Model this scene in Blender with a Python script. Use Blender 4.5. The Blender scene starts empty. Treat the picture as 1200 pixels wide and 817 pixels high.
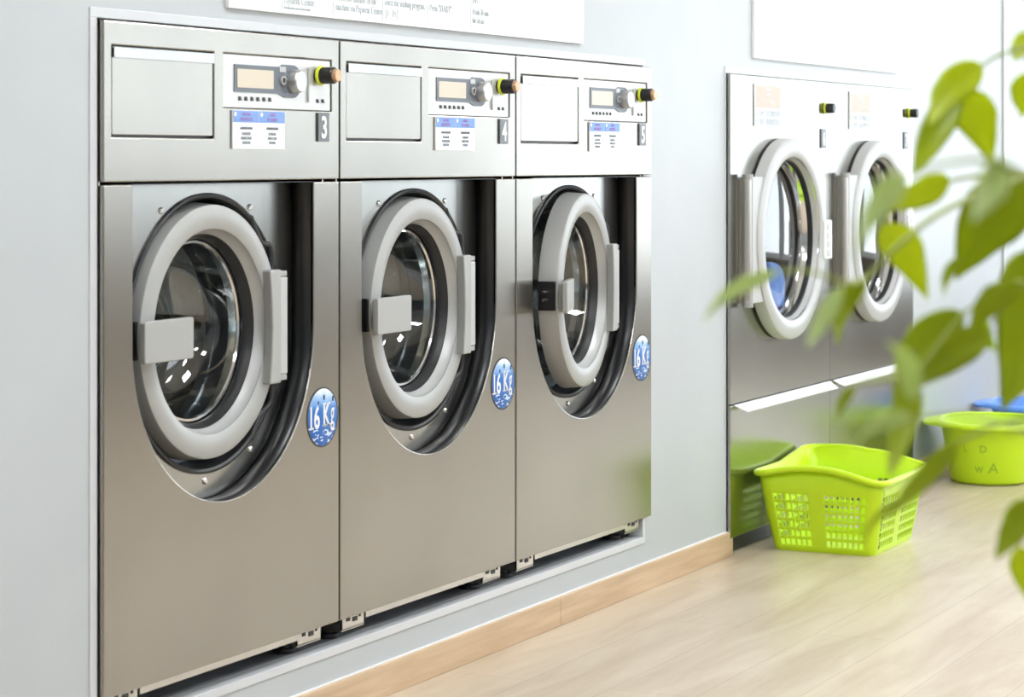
import bpy, bmesh, math, random
from mathutils import Vector, Matrix
random.seed(4)
C = bpy.context.scene.collection
PI = math.pi
scene = bpy.context.scene

# ------------------------------------------------------------------ camera
# X runs along the machine wall, -Y is into the room, Z up; (0, 0) is the left front corner of the first washer
cam_d = bpy.data.cameras.new('camera')
cam = bpy.data.objects.new('camera', cam_d); C.objects.link(cam)
cam.location = (-3.3594, -2.4313, 1.1041)
cam.rotation_euler = (PI/2, 0, -math.radians(90 - 26.2975))
cam_d.sensor_width = 36; cam_d.lens = 85.0
cam_d.shift_y = -221.5/1200
cam_d.clip_start = 0.05; cam_d.clip_end = 100
cam_d.dof.use_dof = True
cam_d.dof.focus_distance = 5.3
cam_d.dof.aperture_fstop = 7.0
scene.camera = cam

# ------------------------------------------------------------------ light
scene.view_settings.view_transform = 'Standard'
scene.view_settings.look = 'None'
scene.view_settings.gamma = 1
scene.view_settings.use_curve_mapping = False
scene.view_settings.exposure = -0.3
world = bpy.data.worlds.new('daylight'); scene.world = world
world.use_nodes = True
bg = world.node_tree.nodes['Background']
bg.inputs[0].default_value = (0.88, 0.94, 1.0, 1); bg.inputs[1].default_value = 2.0
LAMP_POWER = 34.0        # emission of the ceiling light panels
SKY_WINDOW = 11.5         # watts of daylight per square metre of window

# ------------------------------------------------------------------ materials
def new_mat(name):
    m = bpy.data.materials.new(name); m.use_nodes = True
    return m, m.node_tree, m.node_tree.nodes['Principled BSDF']
def plain(name, col, rough=.5, metal=0, **kw):
    m, t, p = new_mat(name)
    p.inputs['Base Color'].default_value = (*col, 1)
    p.inputs['Roughness'].default_value = rough
    p.inputs['Metallic'].default_value = metal
    for k, v in kw.items(): p.inputs[k.replace('_', ' ')].default_value = v
    return m
def noise_mat(name, c1, c2, scale=(1, 1, 1), nscale=5, rough=(.4, .5), metal=0, bump=0, detail=4):
    m, t, p = new_mat(name)
    tc = t.nodes.new('ShaderNodeTexCoord'); mp = t.nodes.new('ShaderNodeMapping')
    mp.inputs['Scale'].default_value = scale
    n = t.nodes.new('ShaderNodeTexNoise'); n.inputs['Scale'].default_value = nscale; n.inputs['Detail'].default_value = detail
    r = t.nodes.new('ShaderNodeValToRGB')
    r.color_ramp.elements[0].position = .3; r.color_ramp.elements[1].position = .7
    r.color_ramp.elements[0].color = (*c1, 1); r.color_ramp.elements[1].color = (*c2, 1)
    rr = t.nodes.new('ShaderNodeMapRange')
    rr.inputs['To Min'].default_value = rough[0]; rr.inputs['To Max'].default_value = rough[1]
    L = t.links.new
    L(tc.outputs['Object'], mp.inputs[0]); L(mp.outputs[0], n.inputs[0]); L(n.outputs['Fac'], r.inputs[0])
    L(r.outputs[0], p.inputs['Base Color']); L(n.outputs['Fac'], rr.inputs['Value']); L(rr.outputs[0], p.inputs['Roughness'])
    p.inputs['Metallic'].default_value = metal
    if bump:
        b = t.nodes.new('ShaderNodeBump'); b.inputs['Strength'].default_value = bump; b.inputs['Distance'].default_value = .002
        L(n.outputs['Fac'], b.inputs['Height']); L(b.outputs[0], p.inputs['Normal'])
    return m
def glass_mat(name, tint=(1, 1, 1), ior=1.5, rough=.02):
    m, t, p = new_mat(name)
    t.nodes.remove(p)
    out = t.nodes['Material Output']
    tr = t.nodes.new('ShaderNodeBsdfTransparent'); tr.inputs[0].default_value = (*tint, 1)
    gl = t.nodes.new('ShaderNodeBsdfGlossy'); gl.inputs['Roughness'].default_value = rough
    lw = t.nodes.new('ShaderNodeLayerWeight'); lw.inputs[0].default_value = .5        # Schlick reflectance, the same from both sides
    pw = t.nodes.new('ShaderNodeMath'); pw.operation = 'POWER'; pw.inputs[1].default_value = 5
    f0 = ((ior-1)/(ior+1))**2
    fr = t.nodes.new('ShaderNodeMath'); fr.operation = 'MULTIPLY_ADD'; fr.inputs[1].default_value = 1-f0; fr.inputs[2].default_value = f0
    t.links.new(lw.outputs['Facing'], pw.inputs[0]); t.links.new(pw.outputs[0], fr.inputs[0])
    mx = t.nodes.new('ShaderNodeMixShader')
    t.links.new(fr.outputs[0], mx.inputs[0]); t.links.new(tr.outputs[0], mx.inputs[1]); t.links.new(gl.outputs[0], mx.inputs[2])
    t.links.new(mx.outputs[0], out.inputs[0])
    return m
def emit(name, col, s):
    m, t, p = new_mat(name)
    p.inputs['Base Color'].default_value = (*col, 1)
    p.inputs['Emission Color'].default_value = (*col, 1); p.inputs['Emission Strength'].default_value = s
    return m
def steel_mat(name, base, rough, scratch=.006):
    # brushed steel: fine grain, faint smudges, tiny scratches
    m, t, p = new_mat(name); L = t.links.new
    tc = t.nodes.new('ShaderNodeTexCoord')
    mp = t.nodes.new('ShaderNodeMapping'); mp.inputs['Scale'].default_value = (1, 1, 1)
    sm = t.nodes.new('ShaderNodeTexNoise'); sm.inputs['Scale'].default_value = 3.5; sm.inputs['Detail'].default_value = 1.5
    gr = t.nodes.new('ShaderNodeTexNoise'); gr.inputs['Scale'].default_value = 160; gr.inputs['Detail'].default_value = 2
    L(tc.outputs['Object'], mp.inputs[0]); L(mp.outputs[0], sm.inputs[0]); L(mp.outputs[0], gr.inputs[0])
    a = t.nodes.new('ShaderNodeMapRange'); a.inputs['To Min'].default_value = rough - .025; a.inputs['To Max'].default_value = rough + .025
    L(sm.outputs['Fac'], a.inputs['Value']); L(a.outputs[0], p.inputs['Roughness'])
    r = t.nodes.new('ShaderNodeValToRGB')
    r.color_ramp.elements[0].position = .25; r.color_ramp.elements[1].position = .75
    r.color_ramp.elements[0].color = (*[v*.86 for v in base], 1); r.color_ramp.elements[1].color = (*[min(1, v*1.1) for v in base], 1)
    mx = t.nodes.new('ShaderNodeMath'); mx.operation = 'MULTIPLY_ADD'; mx.inputs[1].default_value = .2; mx.inputs[2].default_value = .12
    L(gr.outputs['Fac'], mx.inputs[0])
    ad = t.nodes.new('ShaderNodeMath'); ad.operation = 'MULTIPLY_ADD'; ad.inputs[1].default_value = .55
    L(sm.outputs['Fac'], ad.inputs[0]); L(mx.outputs[0], ad.inputs[2]); L(ad.outputs[0], r.inputs[0]); L(r.outputs[0], p.inputs['Base Color'])
    p.inputs['Metallic'].default_value = 1
    return m
def wood_floor():
    m, t, p = new_mat('wood_floor'); L = t.links.new
    tc = t.nodes.new('ShaderNodeTexCoord'); mp = t.nodes.new('ShaderNodeMapping')
    mp.inputs['Scale'].default_value = (1, 7, 1); mp.inputs['Rotation'].default_value = (0, 0, .0)
    L(tc.outputs['Object'], mp.inputs[0])
    n = t.nodes.new('ShaderNodeTexNoise'); n.inputs['Scale'].default_value = 1.6; n.inputs['Detail'].default_value = 8; n.inputs['Roughness'].default_value = .62; n.inputs['Distortion'].default_value = .6
    L(mp.outputs[0], n.inputs[0])
    r = t.nodes.new('ShaderNodeValToRGB'); e = r.color_ramp.elements
    e[0].position = .3; e[0].color = (.50, .39, .27, 1); e[1].position = .72; e[1].color = (.69, .59, .46, 1)
    L(n.outputs['Fac'], r.inputs[0])
    bk = t.nodes.new('ShaderNodeTexBrick'); bk.offset = .4
    bk.inputs['Color1'].default_value = (1, 1, 1, 1); bk.inputs['Color2'].default_value = (.93, .93, .93, 1); bk.inputs['Mortar'].default_value = (.72, .7, .66, 1)
    bk.inputs['Scale'].default_value = 1; bk.inputs['Mortar Size'].default_value = .0012; bk.inputs['Brick Width'].default_value = 1.25; bk.inputs['Row Height'].default_value = .19
    L(tc.outputs['Object'], bk.inputs[0])
    mx = t.nodes.new('ShaderNodeMixRGB'); mx.blend_type = 'MULTIPLY'; mx.inputs[0].default_value = 1
    L(r.outputs[0], mx.inputs[1]); L(bk.outputs[0], mx.inputs[2]); L(mx.outputs[0], p.inputs['Base Color'])
    p.inputs['Roughness'].default_value = .32
    return m
M = {}
M['steel'] = steel_mat('brushed_steel', (.385, .365, .33), .24)
M['steel_clean'] = steel_mat('clean_steel', (.46, .46, .44), .23)
M['steel_dryer'] = steel_mat('dryer_steel', (.40, .40, .375), .23)
M['edge_steel'] = plain('steel_edge', (.62, .6, .56), .3, 1)
M['dial'] = plain('dial_metal', (.6, .6, .6), .38, .9)
M['polished'] = plain('polished_steel', (.78, .78, .78), .12, 1)
M['drum'] = noise_mat('drum_steel', (.42, .42, .41), (.62, .62, .61), nscale=14, rough=(.2, .3), metal=1)
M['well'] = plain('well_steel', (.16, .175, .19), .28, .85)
M['liner'] = plain('dark_liner', (.022, .023, .026), .3, .3)
M['wall'] = noise_mat('painted_wall', (.485, .52, .545), (.515, .55, .575), nscale=3, rough=(.38, .45))
M['trimw'] = plain('white_trim', (.64, .66, .69), .35)
M['white'] = plain('white_plastic', (.86, .86, .87), .35)
M['sign'] = plain('sign_white', (.88, .89, .91), .25)
M['dark_reflect'] = noise_mat('dark_reflect_wood', (.10, .075, .05), (.16, .12, .085), scale=(1, 1, .2), nscale=9, rough=(.45, .6))  # dark tone of the added panelling, meant to be mirrored in the steel
M['ceiling'] = plain('ceiling_paint', (.8, .8, .8), .7)
M['floor'] = wood_floor()
M['skirting'] = noise_mat('oak_skirting', (.52, .36, .22), (.68, .51, .34), scale=(1.2, 8, 14), nscale=3, rough=(.4, .5), detail=7)
M['silver'] = plain('silver_plastic', (.41, .415, .405), .40, .25)
M['silver_l'] = plain('pale_silver_plastic', (.52, .53, .53), .4, .2)
M['panel'] = plain('control_plate', (.66, .66, .65), .35, .35)
M['bezel'] = plain('bezel_grey', (.13, .15, .18), .35)
M['screen'] = plain('display_beige', (.66, .58, .46), .3)
M['black'] = plain('black_plastic', (.012, .012, .013), .35)
M['rubber'] = plain('black_rubber', (.02, .021, .023), .4)
M['ink'] = plain('dark_ink', (.05, .055, .06), .6)
M['ink_g'] = plain('grey_ink', (.22, .25, .28), .6)
M['ink_p'] = plain('pale_grey_ink', (.36, .41, .46), .6)
M['ink_s'] = plain('sign_ink', (.52, .57, .61), .6)
M['ink_r'] = plain('pale_red_ink', (.86, .52, .45), .5)
M['ink_b'] = plain('header_blue', (.20, .36, .74), .5)
M['ink_v'] = plain('header_violet', (.46, .28, .62), .5)
M['plate'] = plain('number_grey', (.17, .19, .21), .4)
M['yellow'] = plain('yellow_ring', (.75, .85, .05), .4)
M['copper'] = plain('worn_button', (.62, .38, .22), .35, .5)
M['slab'] = noise_mat('sill_grey', (.2, .21, .23), (.36, .38, .41), nscale=12, rough=(.5, .7))
M['lime'] = plain('lime_plastic', (.60, .86, .012), .33, 0, Subsurface_Weight=.0)
M['blue_pl'] = plain('blue_plastic', (.12, .32, .85), .35)
M['cloth_b'] = noise_mat('blue_towel', (.16, .32, .85), (.3, .5, .95), nscale=30, rough=(.8, .9))
M['glass'] = glass_mat('door_glass', (.9, .94, .94), 2.3)
M['glass_d'] = glass_mat('dryer_glass', (.93, .95, .96), 2.5)
M['window'] = glass_mat('window_glass', (.97, .99, 1), 1.4)
M['lamp'] = emit('lamp_diffuser', (.95, .98, 1), LAMP_POWER)
M['pot'] = noise_mat('pot_clay', (.62, .6, .57), (.7, .68, .65), nscale=8, rough=(.6, .7))
M['soil'] = noise_mat('potting_soil', (.03, .02, .012), (.07, .05, .03), nscale=60, rough=(.9, 1))
M['bark'] = noise_mat('plant_bark', (.16, .13, .06), (.26, .22, .1), nscale=30, rough=(.7, .8))
M['stem'] = plain('green_stem', (.28, .34, .06), .5)
def leaf_mat(name, c, trans):
    m, t, p = new_mat(name); L = t.links.new
    tc = t.nodes.new('ShaderNodeTexCoord')
    n = t.nodes.new('ShaderNodeTexNoise'); n.inputs['Scale'].default_value = 25
    L(tc.outputs['Object'], n.inputs[0])
    r = t.nodes.new('ShaderNodeValToRGB')
    r.color_ramp.elements[0].color = (*[v*.8 for v in c], 1); r.color_ramp.elements[1].color = (*[v*1.15 for v in c], 1)
    L(n.outputs['Fac'], r.inputs[0]); L(r.outputs[0], p.inputs['Base Color'])
    p.inputs['Roughness'].default_value = .42
    tr = t.nodes.new('ShaderNodeBsdfTranslucent'); tr.inputs[0].default_value = (*trans, 1)
    mx = t.nodes.new('ShaderNodeMixShader'); mx.inputs[0].default_value = .45
    L(p.outputs[0], mx.inputs[1]); L(tr.outputs[0], mx.inputs[2]); L(mx.outputs[0], t.nodes['Material Output'].inputs[0])
    return m
LEAF = [leaf_mat('leaf_green', (.5, .58, .008), (.85, .95, .01)), leaf_mat('leaf_deep_green', (.32, .40, .008), (.58, .68, .01)),
        leaf_mat('leaf_young', (.5, .68, .01), (.7, .9, .02)), leaf_mat('leaf_pale', (.55, .64, .30), (.65, .8, .3))]

# ------------------------------------------------------------------ helpers
def obj(name, bm, mat, parent=None, smooth=False, bevel=0, seg=2, angle=35, norm=True):
    if norm: bmesh.ops.recalc_face_normals(bm, faces=bm.faces)
    me = bpy.data.meshes.new(name); bm.to_mesh(me); bm.free()
    o = bpy.data.objects.new(name, me); C.objects.link(o)
    for m in (mat if isinstance(mat, (list, tuple)) else [mat]): me.materials.append(M[m] if isinstance(m, str) else m)
    if parent: o.parent = parent
    if smooth:
        for p in me.polygons: p.use_smooth = True
        me.set_sharp_from_angle(angle=math.radians(angle))
    if bevel:
        b = o.modifiers.new('bevel', 'BEVEL'); b.width = bevel; b.segments = seg; b.limit_method = 'ANGLE'; b.angle_limit = math.radians(40)
        b.harden_normals = False
    return o
def thing(name, label, cat, loc=(0, 0, 0), group=None, rz=0):
    o = bpy.data.objects.new(name, None); C.objects.link(o); o.location = loc; o.rotation_euler.z = rz
    o['label'] = label; o['category'] = cat
    if group: o['group'] = group
    return o
def tag(o, label, cat, group=None):
    o['label'] = label; o['category'] = cat
    if group: o['group'] = group
    return o
def struct(o): o['kind'] = 'structure'; return o
def add_box(bm, a, b, mi=0):
    x0, y0, z0 = a; x1, y1, z1 = b
    v = [bm.verts.new(p) for p in ((x0,y0,z0),(x1,y0,z0),(x1,y1,z0),(x0,y1,z0),(x0,y0,z1),(x1,y0,z1),(x1,y1,z1),(x0,y1,z1))]
    for q in ((0,1,2,3),(4,5,6,7),(0,1,5,4),(1,2,6,5),(2,3,7,6),(3,0,4,7)):
        f = bm.faces.new([v[i] for i in q]); f.material_index = mi
def boxes(name, lst, mat, parent=None, bevel=0, **k):
    bm = bmesh.new()
    for it in lst: add_box(bm, *it)
    return obj(name, bm, mat, parent, bevel=bevel, **k)
def extrude_poly(bm, pts, y0, y1, mi=0):
    a = [bm.verts.new((x, y0, z)) for x, z in pts]; b = [bm.verts.new((x, y1, z)) for x, z in pts]
    n = len(pts)
    bm.faces.new(a).material_index = mi; bm.faces.new(b[::-1]).material_index = mi
    for i in range(n): bm.faces.new((a[i], a[(i+1) % n], b[(i+1) % n], b[i])).material_index = mi
def poly(name, pts, y0, y1, mat, parent=None, bevel=0, **k):
    bm = bmesh.new(); extrude_poly(bm, pts, y0, y1); return obj(name, bm, mat, parent, bevel=bevel, **k)
def rounded(x0, z0, x1, z1, r, n=5):
    pts = []
    for cx, cz, a in ((x1-r, z1-r, 0), (x0+r, z1-r, 90), (x0+r, z0+r, 180), (x1-r, z0+r, 270)):
        for i in range(n+1):
            t = math.radians(a + 90*i/n); pts.append((cx + r*math.cos(t), cz + r*math.sin(t)))
    return pts
def add_lathe(bm, prof, cx, cz, seg=64, mi=0, closed=False, off=(0, 0, 0)):
    # prof: (radius, y); turned about an axis parallel to y
    rings = []
    for r, y in prof:
        if r < 1e-6: rings.append([bm.verts.new((cx+off[0], y+off[1], cz+off[2]))])
        else: rings.append([bm.verts.new((cx + r*math.cos(2*PI*i/seg)+off[0], y+off[1], cz + r*math.sin(2*PI*i/seg)+off[2])) for i in range(seg)])
    m = len(rings)
    for k in range(m if closed else m-1):
        A, B = rings[k], rings[(k+1) % m]
        for i in range(seg):
            j = (i+1) % seg
            vs = [A[i % len(A)], A[j % len(A)], B[j % len(B)], B[i % len(B)]]
            vs2 = []
            for v in vs:
                if v not in vs2: vs2.append(v)
            if len(vs2) > 2: bm.faces.new(vs2).material_index = mi
def lathe(name, prof, cx, cz, mat, parent=None, seg=64, closed=False, off=(0, 0, 0), **k):
    bm = bmesh.new(); add_lathe(bm, prof, cx, cz, seg, closed=closed, off=off)
    return obj(name, bm, mat, parent, smooth=True, **k)
def catmull(pts, n=6, closed=False):
    P = [Vector(p) for p in pts]; out = []; m = len(P)
    for i in range(m if closed else m-1):
        if closed: a, b, c, d = P[(i-1) % m], P[i], P[(i+1) % m], P[(i+2) % m]
        else: a, b, c, d = P[max(i-1, 0)], P[i], P[i+1], P[min(i+2, m-1)]
        for k in range(n):
            t = k/n
            out.append(.5*((2*b) + (c-a)*t + (2*a-5*b+4*c-d)*t*t + (3*b-a-3*c+d)*t**3))
    if not closed: out.append(P[-1])
    return out
def add_tube(bm, pts, r0, r1=None, seg=10, mi=0):
    pts = [Vector(p) for p in pts]; n = len(pts); r1 = r0 if r1 is None else r1; prev = None; rings = []
    for i, p in enumerate(pts):
        d = (pts[min(i+1, n-1)] - pts[max(i-1, 0)]).normalized()
        u = (prev - d*prev.dot(d)).normalized() if prev is not None and (prev - d*prev.dot(d)).length > 1e-4 else d.orthogonal().normalized()
        prev = u; w = d.cross(u); r = r0 + (r1-r0)*i/max(n-1, 1)
        rings.append([bm.verts.new(p + (u*math.cos(2*PI*k/seg) + w*math.sin(2*PI*k/seg))*r) for k in range(seg)])
    for a, b in zip(rings, rings[1:]):
        for k in range(seg): bm.faces.new((a[k], a[(k+1) % seg], b[(k+1) % seg], b[k])).material_index = mi
    bm.faces.new(rings[0][::-1]).material_index = mi; bm.faces.new(rings[-1]).material_index = mi
def tube(name, pts, r0, mat, parent=None, r1=None, seg=10):
    bm = bmesh.new(); add_tube(bm, pts, r0, r1, seg); return obj(name, bm, mat, parent, smooth=True, angle=60)
def cells(name, xs, zs, holes, y0, y1, mat, parent, bevel):
    # flat sheet with rectangular openings
    bm = bmesh.new(); V = {}
    def v(i, j):
        if (i, j) not in V: V[i, j] = bm.verts.new((xs[i], y0, zs[j]))
        return V[i, j]
    for i in range(len(xs)-1):
        for j in range(len(zs)-1):
            cx, cz = (xs[i]+xs[i+1])/2, (zs[j]+zs[j+1])/2
            if any(a < cx < c and b < cz < d for a, b, c, d in holes): continue
            bm.faces.new((v(i, j), v(i+1, j), v(i+1, j+1), v(i, j+1)))
    bmesh.ops.dissolve_limit(bm, angle_limit=.01, verts=bm.verts, edges=bm.edges)
    g = bmesh.ops.extrude_face_region(bm, geom=bm.faces[:])
    bmesh.ops.translate(bm, verts=[e for e in g['geom'] if isinstance(e, bmesh.types.BMVert)], vec=(0, y1-y0, 0))
    return obj(name, bm, mat, parent, bevel=bevel)
def lettering(name, items, parent, y, mats, sx=.62, bars=()):
    """items: (text, x, z, size, align, material index[, stretch, weight]); flat letters facing -Y with a hair of thickness"""
    bm = bmesh.new()
    for it in items:
        txt, x, z, size, al, mi = it[:6]
        st = it[6] if len(it) > 6 else sx; wgt = it[7] if len(it) > 7 else 0
        cu = bpy.data.curves.new('t', 'FONT'); cu.body = txt; cu.size = size; cu.align_x = al; cu.extrude = .0004; cu.offset = wgt; cu.resolution_u = 3
        to = bpy.data.objects.new('t', cu); C.objects.link(to)
        dg = bpy.context.evaluated_depsgraph_get(); dg.update()
        me = bpy.data.meshes.new_from_object(to.evaluated_get(dg))
        n0 = len(bm.verts); f0 = len(bm.faces)
        bm.from_mesh(me); bm.verts.ensure_lookup_table(); bm.faces.ensure_lookup_table()
        for v in bm.verts[n0:]:
            a, b, c = v.co; v.co = (x + a*st, y - c, z + b)
        for f in bm.faces[f0:]: f.material_index = mi
        bpy.data.objects.remove(to); bpy.data.curves.remove(cu); bpy.data.meshes.remove(me)
    for x0, z0, x1 in bars: add_box(bm, (x0, y-.0004, z0), (x1, y+.0004, z0+.0035))      # serifs
    return obj(name, bm, mats, parent, norm=True)

# ------------------------------------------------------------------ the room
YW = .013                       # face of the machine wall
DX0, DXM, DX1 = 2.928, 3.779, 4.658      # dryers
bm = bmesh.new()
T = .10
def wallbox(x0, x1, z0, z1): add_box(bm, (x0, YW, z0), (x1, YW+T, z1))
wallbox(-5, -.006, 0, 2.7)
wallbox(-.006, 2.35, 0, .136); wallbox(-.006, 2.35, 1.352, 2.7)
wallbox(2.35, DX0-.004, 0, 2.7)
wallbox(DX0-.004, DX1+.004, 1.352, 2.7)
wallbox(DX1+.004, 9.5, 0, 2.7)
struct(obj('wall_left', bm, 'wall'))
struct(boxes('floor', [((-5, -4.4, -.1), (9.5, 1.2, 0))], 'floor'))
struct(boxes('ceiling', [((-5, -4.4, 2.7), (9.5, 1.2, 2.8))], 'ceiling'))
struct(boxes('light_block_wall', [((-5, 1.1, 0), (9.5, 1.2, 2.7))], 'ceiling'))  # unseen wall added behind the machines to keep outside light from leaking in
struct(boxes('wall_back', [((-5.1, -4.4, 0), (-5, 1.2, 2.7))], 'wall'))
# far end: a glazed shop front; right side: wall with windows further down
struct(boxes('wall_front', [((9.5, -4.4, 0), (9.6, 1.2, .45)), ((9.5, -4.4, 2.45), (9.6, 1.2, 2.7)), ((9.5, -4.4, .45), (9.6, -4.1, 2.45)),
       ((9.5, -.25, .45), (9.6, 1.2, 2.45)), ((9.5, -2.25, .45), (9.6, -2.1, 2.45))], 'wall'))
struct(boxes('wall_right', [((-5, -4.5, 0), (9.6, -4.4, .9)), ((-5, -4.5, 2.3), (9.6, -4.4, 2.7)), ((-5, -4.5, .9), (1.6, -4.4, 2.3)),
       ((4.0, -4.5, .9), (4.8, -4.4, 2.3)), ((9.3, -4.5, .9), (9.6, -4.4, 2.3))], 'wall'))
struct(boxes('added_dark_panel_right', [((-5, -4.4, 0), (9.45, -4.38, .88))], 'dark_reflect'))  # unseen dark panelling, added so the lower steel panels reflect something dark
struct(boxes('added_dark_panel_back', [((9.47, -4.38, 0), (9.5, 0, .44))], 'dark_reflect'))  # also added out of view, darkens the reflections low on the dryers
def window_x(name, x, y0, y1, z0, z1):
    bm = bmesh.new(); f = .05
    for a in ((y0, z0, y1, z0+f), (y0, z1-f, y1, z1), (y0, z0+f, y0+f, z1-f), (y1-f, z0+f, y1, z1-f), ((y0+y1)/2-.02, z0+f, (y0+y1)/2+.02, z1-f)):
        add_box(bm, (x, a[0], a[1]), (x+.06, a[2], a[3]))
    w = struct(obj(name, bm, 'white')); g = boxes('window_pane', [((x+.028, y0+f, z0+f), (x+.034, y1-f, z1-f))], 'window', w)
def window_y(name, y, x0, x1, z0, z1):
    bm = bmesh.new(); f = .05
    for a in ((x0, z0, x1, z0+f), (x0, z1-f, x1, z1), (x0, z0+f, x0+f, z1-f), (x1-f, z0+f, x1, z1-f), ((x0+x1)/2-.02, z0+f, (x0+x1)/2+.02, z1-f)):
        add_box(bm, (a[0], y-.06, a[1]), (a[2], y, a[3]))
    w = struct(obj(name, bm, 'white')); g = boxes('window_pane', [((x0+f, y-.034, z0+f), (x1-f, y-.028, z1-f))], 'window', w)
window_x('window_1', 9.52, -4.1, -2.25, .45, 2.45)
window_x('window_2', 9.52, -2.1, -.25, .45, 2.45)
window_y('window_3', -4.42, 1.6, 4.0, .9, 2.3)
window_y('window_4', -4.42, 4.8, 9.3, .9, 2.3)
def daylight(name, loc, rot, sx, sy, w):
    l = bpy.data.lights.new(name, 'AREA'); l.shape = 'RECTANGLE'; l.size = sx; l.size_y = sy; l.energy = w; l.color = (.93, .97, 1)
    o = bpy.data.objects.new(name, l); C.objects.link(o); o.location = loc; o.rotation_euler = rot
for y in (-3.175, -1.175): daylight('window_daylight', (9.66, y, 1.45), (PI/2, 0, PI/2), 1.8, 1.95, SKY_WINDOW*4.0)
for x, w_ in ((2.8, 2.3), (7.05, 4.4)): daylight('window_daylight', (x, -4.56, 1.6), (-PI/2, 0, PI), w_, 1.35, SKY_WINDOW*.72*w_)

# painted trims round the machine openings, standing 3 mm off the wall
def frame(name, x0, x1, z0, z1, w, wt, y0=.010, y1=.05, bottom=True, wr=None):
    wr = w if wr is None else wr
    L = [((x0-w, y0, z1), (x1+wr, y1, z1+wt)), ((x0-w, y0, z0), (x0, y1, z1)), ((x1, y0, z0), (x1+wr, y1, z1))]
    if bottom: L.append(((x0-w, y0, z0-wt), (x1+wr, y1, z0)))
    return struct(boxes(name, L, 'trimw', bevel=.0012))
frame('trim_1', -.003, 2.338, .1375, 1.3445, .020, .0175, wr=.014)
frame('trim_2', DX0-.005, DX1+.006, .0, 1.3445, .006, .019, bottom=False)
struct(boxes('trim_3', [((5.872, .005, 0), (5.880, .02, 2.7))], 'edge_steel'))
# the grey sill the washers stand on, running back into the recess
struct(boxes('trim_4', [((0, .05, .05), (2.345, 1.09, .1365))], 'slab'))
struct(boxes('baseboard_left', [((-5, .001, 0), (1.8225, YW, .0675)), ((1.8237, .001, 0), (2.952, YW, .0675))], 'skirting', bevel=.0012))
struct(boxes('baseboard_front', [((4.67, .001, 0), (9.5, YW, .0675))], 'skirting', bevel=.0012))
struct(boxes('trim_5', [((-5, .008, .0675), (2.93, YW, .0705))], 'white'))

# ------------------------------------------------------------------ ceiling lights
k = 0
for x in (-2.2, 0.2, 2.6, 5.0):
    for y in (-3.2, -1.3):
        t = thing('ceiling_light', 'flat square white ceiling light panel switched on', 'ceiling light', (x, y, 2.7), 'square light panels on the ceiling')
        boxes('frame', [((-.31, -.31, -.02), (.31, -.29, 0)), ((-.31, .29, -.02), (.31, .31, 0)), ((-.31, -.29, -.02), (-.29, .29, 0)), ((.29, -.29, -.02), (.31, .29, 0))], 'white', t)
        boxes('diffuser', [((-.29, -.29, -.012), (.29, .29, -.004))], 'lamp', t)

# ------------------------------------------------------------------ washers
W = .79
def arc(cx, cz, r, a0, a1, n): return [(cx + r*math.cos(math.radians(a0+(a1-a0)*i/n)), cz + r*math.sin(math.radians(a0+(a1-a0)*i/n))) for i in range(n+1)]
def ring_y(cx, cz, r, n): return [(cx + r*math.cos(2*PI*i/n), cz + r*math.sin(2*PI*i/n)) for i in range(n)]
HX, HY = .605, .05            # hinge axis of the washer door
DCX, DCZ, DR = .378, .788, .234
def knob_button(parent, x, z, s=1.0, name='stop_button'):
    b = lathe(name, [(0, -.036*s), (.0148*s, -.036*s), (.0165*s, -.034*s), (.0165*s, -.010*s), (.0150*s, -.008*s), (.0150*s, .004)], x, z, 'black', parent, seg=28)
    lathe('yellow_ring', [(.016*s, -.0085*s), (.0195*s, -.008*s), (.0195*s, -.003*s), (.016*s, -.003*s)], x, z, 'yellow', b, seg=28, closed=True)
    return b
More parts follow.
